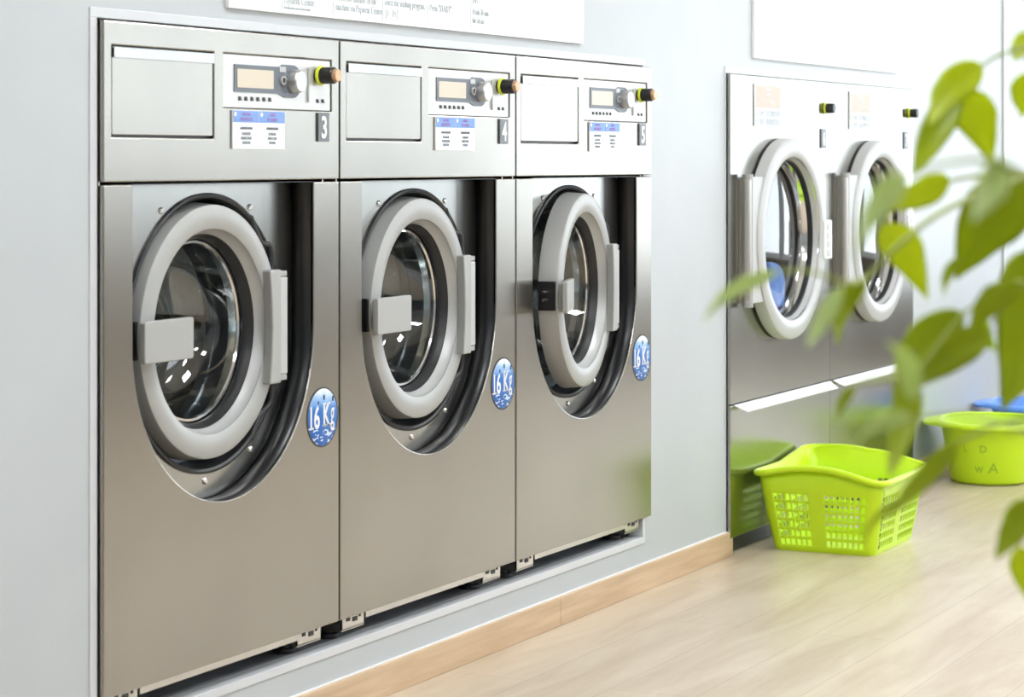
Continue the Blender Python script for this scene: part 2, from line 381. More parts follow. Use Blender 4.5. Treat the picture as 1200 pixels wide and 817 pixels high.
def washer(off, number, ang, handle_ang, label, texts):
    t = thing('washing_machine', label, 'washing machine', (off, 0, 0), 'steel washing machines built into the wall')
    # cabinet behind the front
    bm = bmesh.new()
    x0, x1 = .0025, .745
    add_box(bm, (x0, .012, .19), (x0+.004, .75, 1.335)); add_box(bm, (x1-.004, .012, .19), (x1, .75, 1.335))
    add_box(bm, (x0, .012, 1.331), (x1, .75, 1.335)); add_box(bm, (x0, .06, .19), (x1, .75, .194)); add_box(bm, (x0, .746, .19), (x1, .75, 1.335))
    obj('cabinet', bm, 'edge_steel', t)
    # front: upper panel with openings for drawer and controls
    up = cells('upper_panel', [.001, .0244, .339, .370, .7587, .7865], [1.0655, 1.142, 1.1985, 1.2995, 1.3405],
               [(.0244, 1.142, .339, 1.2995), (.370, 1.1985, .7587, 1.2995)], 0, .0095, 'steel', t, .0022)
    boxes('panel_backing', [((.0144, .0096, 1.07), (.775, .0115, 1.33))], 'black', up)
    # detergent drawer
    dr = poly('detergent_drawer', rounded(.0268, 1.1465, .3366, 1.2965, .004), .0015, .009, 'steel', t, .0012)
    bm = bmesh.new()
    a = [(.0275, -.0035, 1.2785), (.3350, -.0035, 1.2785), (.3350, -.0032, 1.2962), (.0275, -.0032, 1.2962)]
    f = [bm.verts.new(p) for p in a]; g = [bm.verts.new((p[0], p[1]+.003, p[2])) for p in a]
    bm.faces.new(f); bm.faces.new(g[::-1])
    for i in range(4): bm.faces.new((f[i], f[(i+1) % 4], g[(i+1) % 4], g[i]))
    obj('drawer_handle', bm, 'steel_clean', dr)
    # control panel
    cp = poly('control_panel', rounded(.3715, 1.2, .7572, 1.298, .003), .003, .009, 'panel', t, .0008)
    pts = [(.4086, 1.2291), (.56, 1.2291), (.585, 1.222), (.615, 1.222)] + arc(.615, 1.2535, .0315, -90, 90, 12) + [(.575, 1.285), (.568, 1.2802), (.4086, 1.2802)]
    poly('bezel', pts, .0012, .0032, 'bezel', cp)
    poly('display', rounded(.4173, 1.2375, .5433, 1.2722, .002), .0004, .0014, 'screen', cp)
    dl = lathe('dial', [(0, -.019), (.0195, -.019), (.0215, -.0165), (.0225, .0), (.0225, .002)], .6135, 1.254, 'dial', cp, seg=40)
    lathe('key_switch', [(0, -.0005), (.0062, -.0005), (.0062, -.0035), (.0085, -.0035), (.0085, .0015)], .5755, 1.2545, 'silver_l', cp, seg=24)
    lathe('key_slot', [(0, -.0012), (.0060, -.0012), (.0060, .0005)], .5755, 1.2545, 'ink', cp, seg=20)
    boxes('badge', [((.5645, .0002, 1.2705), (.587, .0014, 1.281))], 'silver_l', cp)
    boxes('card_slot', [((.669, -.001, 1.215), (.6735, .0035, 1.2815))], 'silver_l', cp, bevel=.001)
    for i in range(6):
        b = boxes('key_mark', [((.4244+i*.0208, .0012, 1.2135), (.4317+i*.0208, .0032, 1.2210)), ((.4317+i*.0208, .0012, 1.2135), (.4338+i*.0208, .0032, 1.2165))], 'ink', cp)
    for i in range(2):
        boxes('key_mark', [((.7035+i*.02, .0012, 1.215), (.7105+i*.02, .0032, 1.2222)), ((.7105+i*.02, .0012, 1.215), (.7125+i*.02, .0032, 1.2178))], 'ink', cp)
    sb = knob_button(cp, .7085, 1.268, 1)
    lathe('button_cap', [(0, -.0445), (.0115, -.0445), (.0125, -.043), (.0125, -.034)], .7085, 1.268, 'copper', sb, seg=24)
    # information sheet under the controls
    lb = boxes('instruction_label', [((.3957, -.0035, 1.1236), (.5769, -.0005, 1.1951))], 'sign', t, bevel=.0003)
    bm = bmesh.new()
    add_box(bm, (.3967, -.0039, 1.1728), (.4855, -.0035, 1.1945)); add_box(bm, (.4872, -.0039, 1.1728), (.5760, -.0035, 1.1945))
    obj('header', bm, 'ink_b', lb)
    its = []
    for cx, h1, h2, tt, ls in ((.4412, 'LAVADORA', 'AUTOSERVICIO', 'A LAVADORA LA INCLUYE', ('DETERGENTE', 'DESINFECTANTE', 'SUAVIZANTE')), (.5316, 'WASHER', 'SELF SERVICE', 'INCLUDED IN THE WASH', ('DETERGENT', 'DISINFECTANT', 'SOFTENER'))):
        its += [(h1, cx, 1.1857, .0085, 'CENTER', 1), (h2, cx, 1.1760, .0098, 'CENTER', 1), (tt, cx, 1.1600, .0068, 'CENTER', 0, .52)]
        its += [(s, cx, 1.1495-.0083*i, .0078, 'CENTER', 2, .62) for i, s in enumerate(ls)]
    lettering('lettering', its, lb, -.0040, ['ink_g', 'ink_v', 'ink_p'])
    for cx in (.4035, .494): lathe('emblem', [(0, -.0044), (.0042, -.0044), (.0042, -.0036)], cx, 1.188, 'white', lb, seg=16)
    # machine number
    npl = boxes('number_plate', [((.7016, -.004, 1.1393), (.7423, -.0005, 1.1957))], 'plate', t, bevel=.0004)
    lettering('digit', [(number, .7219, 1.1468, .060, 'CENTER', 0, .80, .0012)], npl, -.0045, ['white'])
    # front: lower panel with the round-bottomed cut-out
    a = [(.0009, .1885), (.7865, .1885), (.7865, 1.0605), (.6903, 1.0605)] + [(.3885 + .3018*math.cos(math.radians(-i*4)), .781 + .3018*math.sin(math.radians(-i*4))) for i in range(46)] + [(.0866, 1.0605), (.0009, 1.0605)]
    lp = poly('lower_panel', a, 0, .0095, 'steel', t, .0022)
    # wall of the recess: a U shaped strip
    bm = bmesh.new(); o2 = [(.6903, 1.0605)] + [(.3885 + .3018*math.cos(math.radians(-i*4)), .781 + .3018*math.sin(math.radians(-i*4))) for i in range(46)] + [(.0867, 1.0605)]
    A = [bm.verts.new((x, .0025, z)) for x, z in o2]; B = [bm.verts.new((x, .0535, z)) for x, z in o2]
    for i in range(len(o2)-1): bm.faces.new((A[i], A[i+1], B[i+1], B[i]))
    bm.faces.new((A[0], B[0], B[-1], A[-1]))
    o = obj('recess_liner', bm, 'liner', t, smooth=True)
    s = o.modifiers.new('s', 'SOLIDIFY'); s.thickness = .0015; s.offset = 1 
    # steel back plate of the recess with a round hole
    bm = bmesh.new(); n = 96; A = []; B = []
    for i in range(n):
        th = 2*PI*i/n; cx, cz = .3885, .784; dx, dz = math.cos(th), math.sin(th)
        A.append(bm.verts.new((cx+.252*dx, .0500, cz+.252*dz)))
        t_ = 9
        if abs(dx) > 1e-6: t_ = min(t_, .3005/abs(dx))
        if dz > 1e-6: t_ = min(t_, (1.0605-cz)/dz)
        if dz < 0:
            # distance to the lower arc centred 3 mm lower
            b = -dz*.003*-1; R = .3005; oc = .003
            t_ = min(t_, -dz*-1*0 + ( -oc*dz*-1*-1) + math.sqrt(max(R*R - (oc*dx)**2, 0)))
        B.append(bm.verts.new((cx+t_*dx, .0500, cz+t_*dz)))
    for i in range(n): bm.faces.new((A[i], A[(i+1) % n], B[(i+1) % n], B[i]))
    bp = obj('recess_plate', bm, 'steel_clean', t)
    s = bp.modifiers.new('s', 'SOLIDIFY'); s.thickness = .0015; s.offset = 0
    for sx, sz in ((.2412, 1.0125), (.5351, 1.0134), (.5381, .5528), (.3923-.01, .5118)):
        lathe('screw', [(0, .0455), (.004, .0455), (.0062, .0475), (.0062, .0495)], sx, sz, 'polished', t, seg=16)
    # rubber gasket and the well behind it
    lathe('door_gasket', [(.259, .049), (.2585, .0445), (.254, .043), (.2495, .046), (.2475, .056), (.252, .056)], .3885, .784, 'rubber', t, closed=True, seg=96)
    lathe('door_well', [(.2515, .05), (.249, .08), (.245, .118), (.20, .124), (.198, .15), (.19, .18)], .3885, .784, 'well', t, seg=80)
    lathe('well_lip', [(.205, .122), (.208, .112), (.2, .104), (.19, .108), (.186, .122)], .3885, .784, 'polished', t, seg=80, closed=True)
    d = lathe('drum', [(.19, .16), (.27, .175), (.275, .20), (.275, .56), (.22, .60), (0, .61)], .3885, .784, 'drum', t, seg=64)
    bm = bmesh.new()
    for k in range(3):
        th = math.radians(90+120*k+25); c_, s_ = math.cos(th), math.sin(th)
        P = []
        for dw, rr in ((-.035, .272), (-.012, .215), (.012, .215), (.035, .272)):
            P.append((.3885 + rr*c_ - dw*s_, .784 + rr*s_ + dw*c_))
        extrude_poly(bm, P, .20, .56)
    obj('drum_paddle', bm, 'polished', d, smooth=True)
    # curved hinge rod from the gasket
    tube('hinge_rod', catmull([(.535, .048, .995), (.562, .047, .953), (.575, .045, .943), (.592, .043, .940), (.599, .042, .925), (.599, .042, .885)], 6), .0065, 'rubber', t)
    tube('hinge_rod', catmull([(.535, .048, .573), (.558, .047, .608), (.572, .045, .622), (.590, .043, .632), (.598, .042, .648), (.598, .042, .70)], 6), .0065, 'rubber', t)
    # ---- door, hung on the hinge axis
    off2 = (-HX, -HY, 0)
    def dprof(prof): return [(r, y) for r, y in prof]
    d = lathe('door', [(.188, .0365), (.189, .032), (.1925, .030), (.212, .029), (DR-.006, .030), (DR-.0015, .032), (DR, .0365), (DR+.0035, .078), (.225, .083), (.198, .083), (.194, .06), (.1915, .040)], DCX, DCZ, 'silver', t, closed=True, seg=96, off=off2)
    d.location = (HX, HY, 0); d.rotation_euler.z = math.radians(ang)
    lathe('inner_ring', [(.1885, .034), (.1835, .050), (.180, .053), (.178, .060), (.186, .060), (.1905, .045)], DCX, DCZ, 'silver_l', d, closed=True, seg=80, off=off2)
    lathe('inner_gasket', [(.1785, .0535), (.1745, .062), (.170, .069), (.170, .075), (.176, .075), (.181, .062)], DCX, DCZ, 'rubber', d, closed=True, seg=80, off=off2)
    lathe('door_glass', [(.172, .069), (.165, .095), (.150, .135), (.137, .158), (.115, .172), (.08, .180), (0, .184)], DCX, DCZ, 'glass', d, seg=80, off=off2)
    lathe('bowl_glint_ring', [(.1665, .076), (.1635, .080), (.1600, .080), (.162, .076)], DCX, DCZ, 'polished', d, closed=True, seg=80, off=off2)  # polished ring added to imitate the bright curved highlight in the glass bowl
    # grip plate on the free side
    gx = -HX
    bm = bmesh.new()
    extrude_poly(bm, rounded(.113, .7485, .266, .8225, .006), -.002, .010)
    for v in bm.verts: v.co.x -= .113; v.co.y -= .004
    h = obj('door_handle', bm, 'silver', d, bevel=.002)
    h.location = (.113-HX, .004-HY, 0); h.rotation_euler.z = math.radians(handle_ang)
    boxes('handle_bracket', [((.150-HX, .008-HY, .757), (.178-HX, .034-HY, .815))], 'silver', d, bevel=.002)
    bm = bmesh.new(); add_box(bm, (.137-HX, .036-HY, .752), (.150-HX, .077-HY, .820))
    l = obj('latch', bm, 'black', d, bevel=.001)
    bm = bmesh.new()
    for z in (.778, .795): add_lathe(bm, [(0, -.0), (.004, 0), (.004, .022), (0, .022)], 0, 0, 10); 
    bm.free()
    tube('latch_pin', [(.140-HX, .055-HY, .777), (.126-HX, .062-HY, .777)], .004, 'polished', d, seg=8)
    tube('latch_pin', [(.140-HX, .055-HY, .795), (.126-HX, .062-HY, .795)], .004, 'polished', d, seg=8)
    # hinge cover plate bolted over the ring and the barrel beside it
    pts = [(.536, .672), (.592, .672), (.592, .900), (.548, .900), (.540, .896)]
    o = poly('hinge_cover', [(x-HX, z) for x, z in [(.549, .677), (.590, .677), (.590, .894), (.549, .894), (.556, .84), (.559, .785), (.556, .73)]], .012-HY, .032-HY, 'silver', d, bevel=.003)
    bm = bmesh.new()
    extrude_poly(bm, [(x-HX, z) for x, z in rounded(.588, .692, .620, .879, .003)], .016-HY, .044-HY)
    o = obj('hinge_barrel', bm, 'silver_l', d, bevel=.004)
    for z0, z1 in ((.6805, .6915), (.8798, .8905)):
        poly('hinge_cap', [(x-HX, z) for x, z in rounded(.590, z0, .619, z1, .002)], .017-HY, .043-HY, 'silver', d, bevel=.002)
    # capacity sticker
    st = lathe('capacity_sticker', [(0, -.0012), (.0555, -.0012), (.0565, -.0006), (.0565, .0)], .7220, .5995, 'ink_b', t, seg=64)
    st.data.materials[0] = STICKER
    lathe('sticker_edge', [(.0560, -.0013), (.0590, -.0010), (.0590, .0), (.0560, .0)], .7220, .5995, 'ink', st, seg=64, closed=True)
    w_ = .0012
    its = [('1', .6675, .5795, .062, 'LEFT', 0, .62, w_), ('6', .6870, .5795, .062, 'LEFT', 0, .74, w_), ('K', .7215, .5822, .062, 'LEFT', 0, .62, w_), ('g', .7510, .5850, .066, 'LEFT', 0, .50, .0003)]
    bars = [(.6680, .5785, .6860), (.7210, .5815, .7330), (.7375, .5815, .7510), (.7210, .6235, .7330), (.7390, .6235, .7500)]
    lettering('lettering', its, st, -.0016, ['white'], bars=bars)
    for px_, pz_, s_ in ((.7262, .6360, 1), (.7600, .6310, 1), (.7045, .6275, .7)):
        poly('penguin_mark', rounded(px_-.0024*s_, pz_-.003*s_, px_+.0024*s_, pz_+.007*s_, .0018*s_), -.0021, -.0012, 'ink', st)
    # base rail, brackets and feet under the panel
    boxes('base_rail', [((.13, .016, .172), (.66, .022, .1885))], 'edge_steel', t)
    for x in (.035, .655):
        bm = bmesh.new(); add_box(bm, (x, .018, .160), (x+.09, .021, .192)); add_box(bm, (x, .018, .160), (x+.004, .06, .192))
        add_box(bm, (x, .018, .158), (x+.09, .06, .162))
        b = obj('foot_bracket', bm, 'edge_steel', t)
        boxes('bracket_slot', [((x+.02, .0165, .176), (x+.032, .0185, .186)), ((x+.045, .0165, .172), (x+.062, .0185, .181)), ((x+.07, .0165, .178), (x+.076, .0185, .188))], 'ink', b)
    for x in (.075, .70):
        for y in (.075, .68):
            bm = bmesh.new()
            for r, z0, z1 in ((.024, .1367, .146), (.011, .146, .192)):
                n = 16; a = [bm.verts.new((x+r*math.cos(2*PI*i/n), y+r*math.sin(2*PI*i/n), z0)) for i in range(n)]; b = [bm.verts.new((v.co.x, v.co.y, z1)) for v in a]
                bm.faces.new(a[::-1]); bm.faces.new(b)
                for i in range(n): bm.faces.new((a[i], a[(i+1) % n], b[(i+1) % n], b[i]))
            obj('foot', bm, 'rubber', t, smooth=True)
    return t
# round sticker: pale sky over blue sea with white flecks
m, nt, p = new_mat('capacity_sticker_print'); Lk = nt.links.new
tc = nt.nodes.new('ShaderNodeTexCoord'); sx_ = nt.nodes.new('ShaderNodeSeparateXYZ'); Lk(tc.outputs['Object'], sx_.inputs[0])
nz = nt.nodes.new('ShaderNodeTexNoise'); nz.inputs['Scale'].default_value = 60; Lk(tc.outputs['Object'], nz.inputs[0])
ma = nt.nodes.new('ShaderNodeMath'); ma.operation = 'MULTIPLY_ADD'; ma.inputs[1].default_value = .02; Lk(nz.outputs['Fac'], ma.inputs[0]); Lk(sx_.outputs['Z'], ma.inputs[2])
mr = nt.nodes.new('ShaderNodeMapRange'); mr.inputs['From Min'].default_value = .565; mr.inputs['From Max'].default_value = .668; Lk(ma.outputs[0], mr.inputs['Value'])
cr = nt.nodes.new('ShaderNodeValToRGB'); e = cr.color_ramp.elements
e[0].position = .0; e[0].color = (.015, .13, .5, 1); e[1].position = .95; e[1].color = (.8, .84, .9, 1)
x_ = e.new(.6); x_.color = (.015, .16, .54, 1); x_ = e.new(.78); x_.color = (.25, .45, .8, 1)
Lk(mr.outputs[0], cr.inputs[0])
wv = nt.nodes.new('ShaderNodeTexNoise'); wv.inputs['Scale'].default_value = 130; wv.inputs['Detail'].default_value = 1
mpw = nt.nodes.new('ShaderNodeMapping'); mpw.inputs['Scale'].default_value = (.45, 1, 1.3); Lk(tc.outputs['Object'], mpw.inputs[0]); Lk(mpw.outputs[0], wv.inputs[0])
st1 = nt.nodes.new('ShaderNodeMath'); st1.operation = 'GREATER_THAN'; st1.inputs[1].default_value = .575; Lk(wv.outputs['Fac'], st1.inputs[0])
st2 = nt.nodes.new('ShaderNodeMath'); st2.operation = 'LESS_THAN'; st2.inputs[1].default_value = .577; Lk(sx_.outputs['Z'], st2.inputs[0])
st3 = nt.nodes.new('ShaderNodeMath'); st3.operation = 'MULTIPLY'; Lk(st1.outputs[0], st3.inputs[0]); Lk(st2.outputs[0], st3.inputs[1])
mxw = nt.nodes.new('ShaderNodeMixRGB'); Lk(st3.outputs[0], mxw.inputs[0]); Lk(cr.outputs[0], mxw.inputs[1]); mxw.inputs[2].default_value = (.7, .8, .95, 1)
Lk(mxw.outputs[0], p.inputs['Base Color']); p.inputs['Roughness'].default_value = .35
STICKER = m

washer(0, '3', .5, 0, 'steel washing machine numbered 3, door shut, beside the tall trim at the near end', None)
washer(.7915, '4', 2.2, 0, 'steel washing machine numbered 4, standing between washers 3 and 5', None)
washer(1.583, '5', 8.0, 11, 'steel washing machine numbered 5, its round door standing ajar', None)

# ------------------------------------------------------------------ dryers
def dryer(off, wd, number, label):
    t = thing('tumble_dryer', label, 'tumble dryer', (off, 0, 0), 'steel tumble dryers in the wall')
    bm = bmesh.new()
    add_box(bm, (.012, .0115, .05), (.016, .85, 1.34)); add_box(bm, (wd-.016, .0115, .05), (wd-.012, .85, 1.34))
    add_box(bm, (.012, .0115, 1.336), (wd-.012, .85, 1.34)); add_box(bm, (.012, .0115, .05), (wd-.012, .85, .054)); add_box(bm, (.012, .846, .05), (wd-.012, .85, 1.34))
    obj('cabinet', bm, 'edge_steel', t)
    cx, cz = .405, .873
    # upper front with a round opening, built as a ring of faces out to the rectangle
    bm = bmesh.new(); n = 96; A = []; B = []; x0, x1, z0, z1 = .001, wd-.002, .4225, 1.3425
    angs = sorted([2*PI*i/n for i in range(n)] + [math.atan2(z-cz, x-cx) % (2*PI) for x in (x0, x1) for z in (z0, z1)])
    for th in angs:
        dx, dz = math.cos(th), math.sin(th); t_ = 9
        if dx > 1e-6: t_ = min(t_, (x1-cx)/dx)
        if dx < -1e-6: t_ = min(t_, (x0-cx)/dx)
        if dz > 1e-6: t_ = min(t_, (z1-cz)/dz)
        if dz < -1e-6: t_ = min(t_, (z0-cz)/dz)
        A.append(bm.verts.new((cx+.25*dx, 0, cz+.25*dz))); B.append(bm.verts.new((cx+t_*dx, 0, cz+t_*dz)))
    k_ = len(angs)
    for i in range(k_): bm.faces.new((A[i], A[(i+1) % k_], B[(i+1) % k_], B[i]))
    g = bmesh.ops.extrude_face_region(bm, geom=bm.faces[:])
    bmesh.ops.translate(bm, verts=[e for e in g['geom'] if isinstance(e, bmesh.types.BMVert)], vec=(0, .009, 0))
    obj('upper_panel', bm, 'steel_dryer', t, bevel=.0015)
    lp = boxes('lower_panel', [((.001, 0, .05), (wd-.002, .009, .4185))], 'steel_dryer', t, bevel=.0018)
    # bent white pull lip along the top of the lower door
    bm = bmesh.new()
    a = [(.028, -.001, .4195), (wd-.002, -.001, .4195), (wd+.012-.015, -.0295, .3995), (.062, -.0295, .3995)]
    f = [bm.verts.new(q) for q in a]; g2 = [bm.verts.new((q[0], q[1]+.001, q[2]-.002)) for q in a]
    bm.faces.new(f); bm.faces.new(g2[::-1])
    for i in range(4): bm.faces.new((f[i], f[(i+1) % 4], g2[(i+1) % 4], g2[i]))
    obj('pull_lip', bm, 'sign', lp)
    boxes('kick_plate', [((.01, .028, .002), (wd-.01, .034, .049))], 'black', t)
    # door
    d = lathe('door', [(.2375, -.036), (.239, -.0405), (.2435, -.043), (.262, -.045), (.286, -.043), (.2915, -.040), (.2935, -.035), (.2935, -.006), (.285, -.004), (.232, -.004), (.228, -.012)], cx, cz, 'silver_l', t, seg=96, closed=True)
    lathe('inner_ring', [(.2375, -.037), (.231, -.010), (.223, .004), (.221, .02), (.228, .02), (.236, -.004)], cx, cz, 'polished', d, seg=80, closed=True)
    lathe('rubber_seal', [(.234, -.022), (.228, -.018), (.227, -.004), (.2335, -.006)], cx, cz, 'rubber', d, seg=80, closed=True)
    lathe('door_glass', [(0, .0), (.12, .002), (.19, .007), (.224, .012)], cx, cz, 'glass_d', d, seg=80)
    # hinge bar on the left edge of the door
    hb = boxes('hinge_plate', [((.080, -.036, .700), (.165, -.020, 1.055))], 'silver_l', d, bevel=.003)
    tube('hinge_rod', [(.072, -.022, .697), (.072, -.022, 1.058)], .013, 'edge_steel', d, seg=20)
    for z in (.690, 1.048): tube('hinge_knuckle', [(.074, -.024, z), (.074, -.024, z+.015)], .0155, 'silver', d, seg=20)
    boxes('hinge_stand', [((.066, -.012, .70), (.078, -.0005, 1.05))], 'edge_steel', d)
    # catch on the right
    ca = boxes('door_catch', [((.655, -.052, .803), (.722, -.030, .921))], 'white', d, bevel=.004)
    boxes('catch_window', [((.672, -.0535, .812+i*.026), (.706, -.0515, .832+i*.026)) for i in range(4)], 'silver_l', ca, bevel=.001)
    lathe('drum', [(.25, .003), (.252, .06), (.34, .09), (.36, .12), (.36, .68), (0, .70)], cx, cz+.01, 'drum', t, seg=64)
    knob_button(t, .800 if wd < .86 else .822, 1.2615, .92)
    lb = boxes('program_label', [((.184, -.004, 1.1988), (.397, -.0005, 1.3210))], 'sign', t, bevel=.0004)
    bm = bmesh.new(); add_box(bm, (.190, -.0045, 1.252), (.395, -.0040, 1.317)); obj('price_panel', bm, 'ink_r', lb)
    bm = bmesh.new()
    for z in (1.2025, 1.2265):
        for a_, b_ in ((.190, .209), (.217, .262), (.272, .394)): add_box(bm, (a_, -.0045, z), (b_, -.0040, z+.0205))
    obj('time_panel', bm, 'ink_s', lb)
    its = [('SECADORA', .292, 1.302, .013, 'CENTER', 0), ('DRYER', .292, 1.286, .013, 'CENTER', 0), ('1', .24, 1.258, .022, 'CENTER', 0), ('AUTO', .33, 1.260, .018, 'CENTER', 0)]
    for z, s1, s2 in ((1.2025, 'SECADO', 'DRYING'), (1.2265, 'TIEMPO', 'MINUTES')):
        its += [(s1, .333, z+.0115, .010, 'CENTER', 0), (s2, .333, z+.0025, .009, 'CENTER', 0), ('20', .24, z+.006, .013, 'CENTER', 0)]
    lettering('lettering', its, lb, -.0048, ['white'])
    boxes('cover_plate', [((.397, -.003, 1.200), (.742, -.0005, 1.3175))], 'white', t, bevel=.0008)
    npl = boxes('number_plate', [((.762, -.004, 1.139), (.806, -.0005, 1.1985))], 'plate', t, bevel=.0004)
    lettering('digit', [(number, .784, 1.1468, .062, 'CENTER', 0, .68, .0012)], npl, -.0045, ['white'])
    return t
dryer(DX0, DXM-DX0, '6', 'steel tumble dryer numbered 6, with the lime basket at its foot')
dryer(DXM, DX1-DXM, '7', 'steel tumble dryer numbered 7, partly behind the leaves')

# blue laundry lying in the first dryer drum
def heap(name, cx, cy, z0, rx, ry, h, mat, seed):
    rnd = random.Random(seed); bm = bmesh.new(); n, m_ = 40, 14; rings = []
    ph = [rnd.uniform(0, 6.28) for _ in range(6)]
    for j in range(m_+1):
        f = j/m_; row = []
        for i in range(n):
            th = 2*PI*i/n
            wob = 1 + .10*math.sin(3*th+ph[0]+4*f) + .07*math.sin(7*th+ph[1]-5*f) + .05*math.sin(11*th+ph[2])
            r = math.cos(f*PI/2)**.6 if f < 1 else 0
            z = z0 + h*math.sin(f*PI/2)*(1+.14*math.sin(2*th+ph[3])+.10*math.sin(5*th+ph[4]))
            row.append(bm.verts.new((cx+rx*r*wob*math.cos(th), cy+ry*r*wob*math.sin(th), z)))
        rings.append(row)
    for a, b in zip(rings, rings[1:]):
        for i in range(n): bm.faces.new((a[i], a[(i+1) % n], b[(i+1) % n], b[i]))
    bm.faces.new(rings[0][::-1]); bmesh.ops.remove_doubles(bm, verts=bm.verts, dist=.0002)
    return obj(name, bm, mat, smooth=True, angle=180)
tag(heap('laundry', 3.395, .068, .668, .115, .045, .115, 'cloth_b', 3), 'blue laundry heaped behind the glass of dryer 6', 'laundry')

# ------------------------------------------------------------------ signs on the wall
sg = thing('instruction_sign', 'long white sign with washing steps above the three washers', 'sign', (0, 0, 0))
SX0, SX1, SZ = .394, 1.958, 1.3835
boxes('board', [((SX0, .0035, SZ), (SX1, .0125, 1.62))], 'sign', sg, bevel=.0005)
boxes('divider', [((x, .0028, SZ+.004), (x+.0016, .0036, 1.615)) for x in (.576, .770, .967, 1.162, 1.360)], 'ink_s', sg)
its = [('Load and close the door.', .566, 1.4065, .022, 'RIGHT', 0, .78),
 ('Go to the', .584, 1.428, .022, 'LEFT', 0, .78), ('Payment Center.', .584, 1.4025, .022, 'LEFT', 0, .78), ('You will need the number of your machine', .584, 1.3925, .0075, 'LEFT', 1, .75),
 ('Select the number of the', .779, 1.4195, .022, 'LEFT', 0, .74), ('machine on Payment Center.', .779, 1.4005, .022, 'LEFT', 0, .74),
 ('Select the washing program.', .976, 1.4215, .022, 'LEFT', 0, .70), ('(1 - 14 )', .980, 1.399, .022, 'LEFT', 0, .74),
 ('Press "START".', 1.172, 1.4205, .022, 'LEFT', 0, .74),
 ('INFO :', 1.370, 1.448, .020, 'LEFT', 1, .74), ('Wash 30 min', 1.370, 1.4235, .020, 'LEFT', 1, .74), ('the drum', 1.370, 1.4045, .020, 'LEFT', 1, .74)]
lettering('lettering', its, sg, .0030, ['ink_s', 'ink_s'])
tag(boxes('blank_sign', [((3.131, .0035, 1.394), (4.502, .0125, 1.612))], 'sign', bevel=.0006), 'bright blank white sign above the two dryers', 'sign')

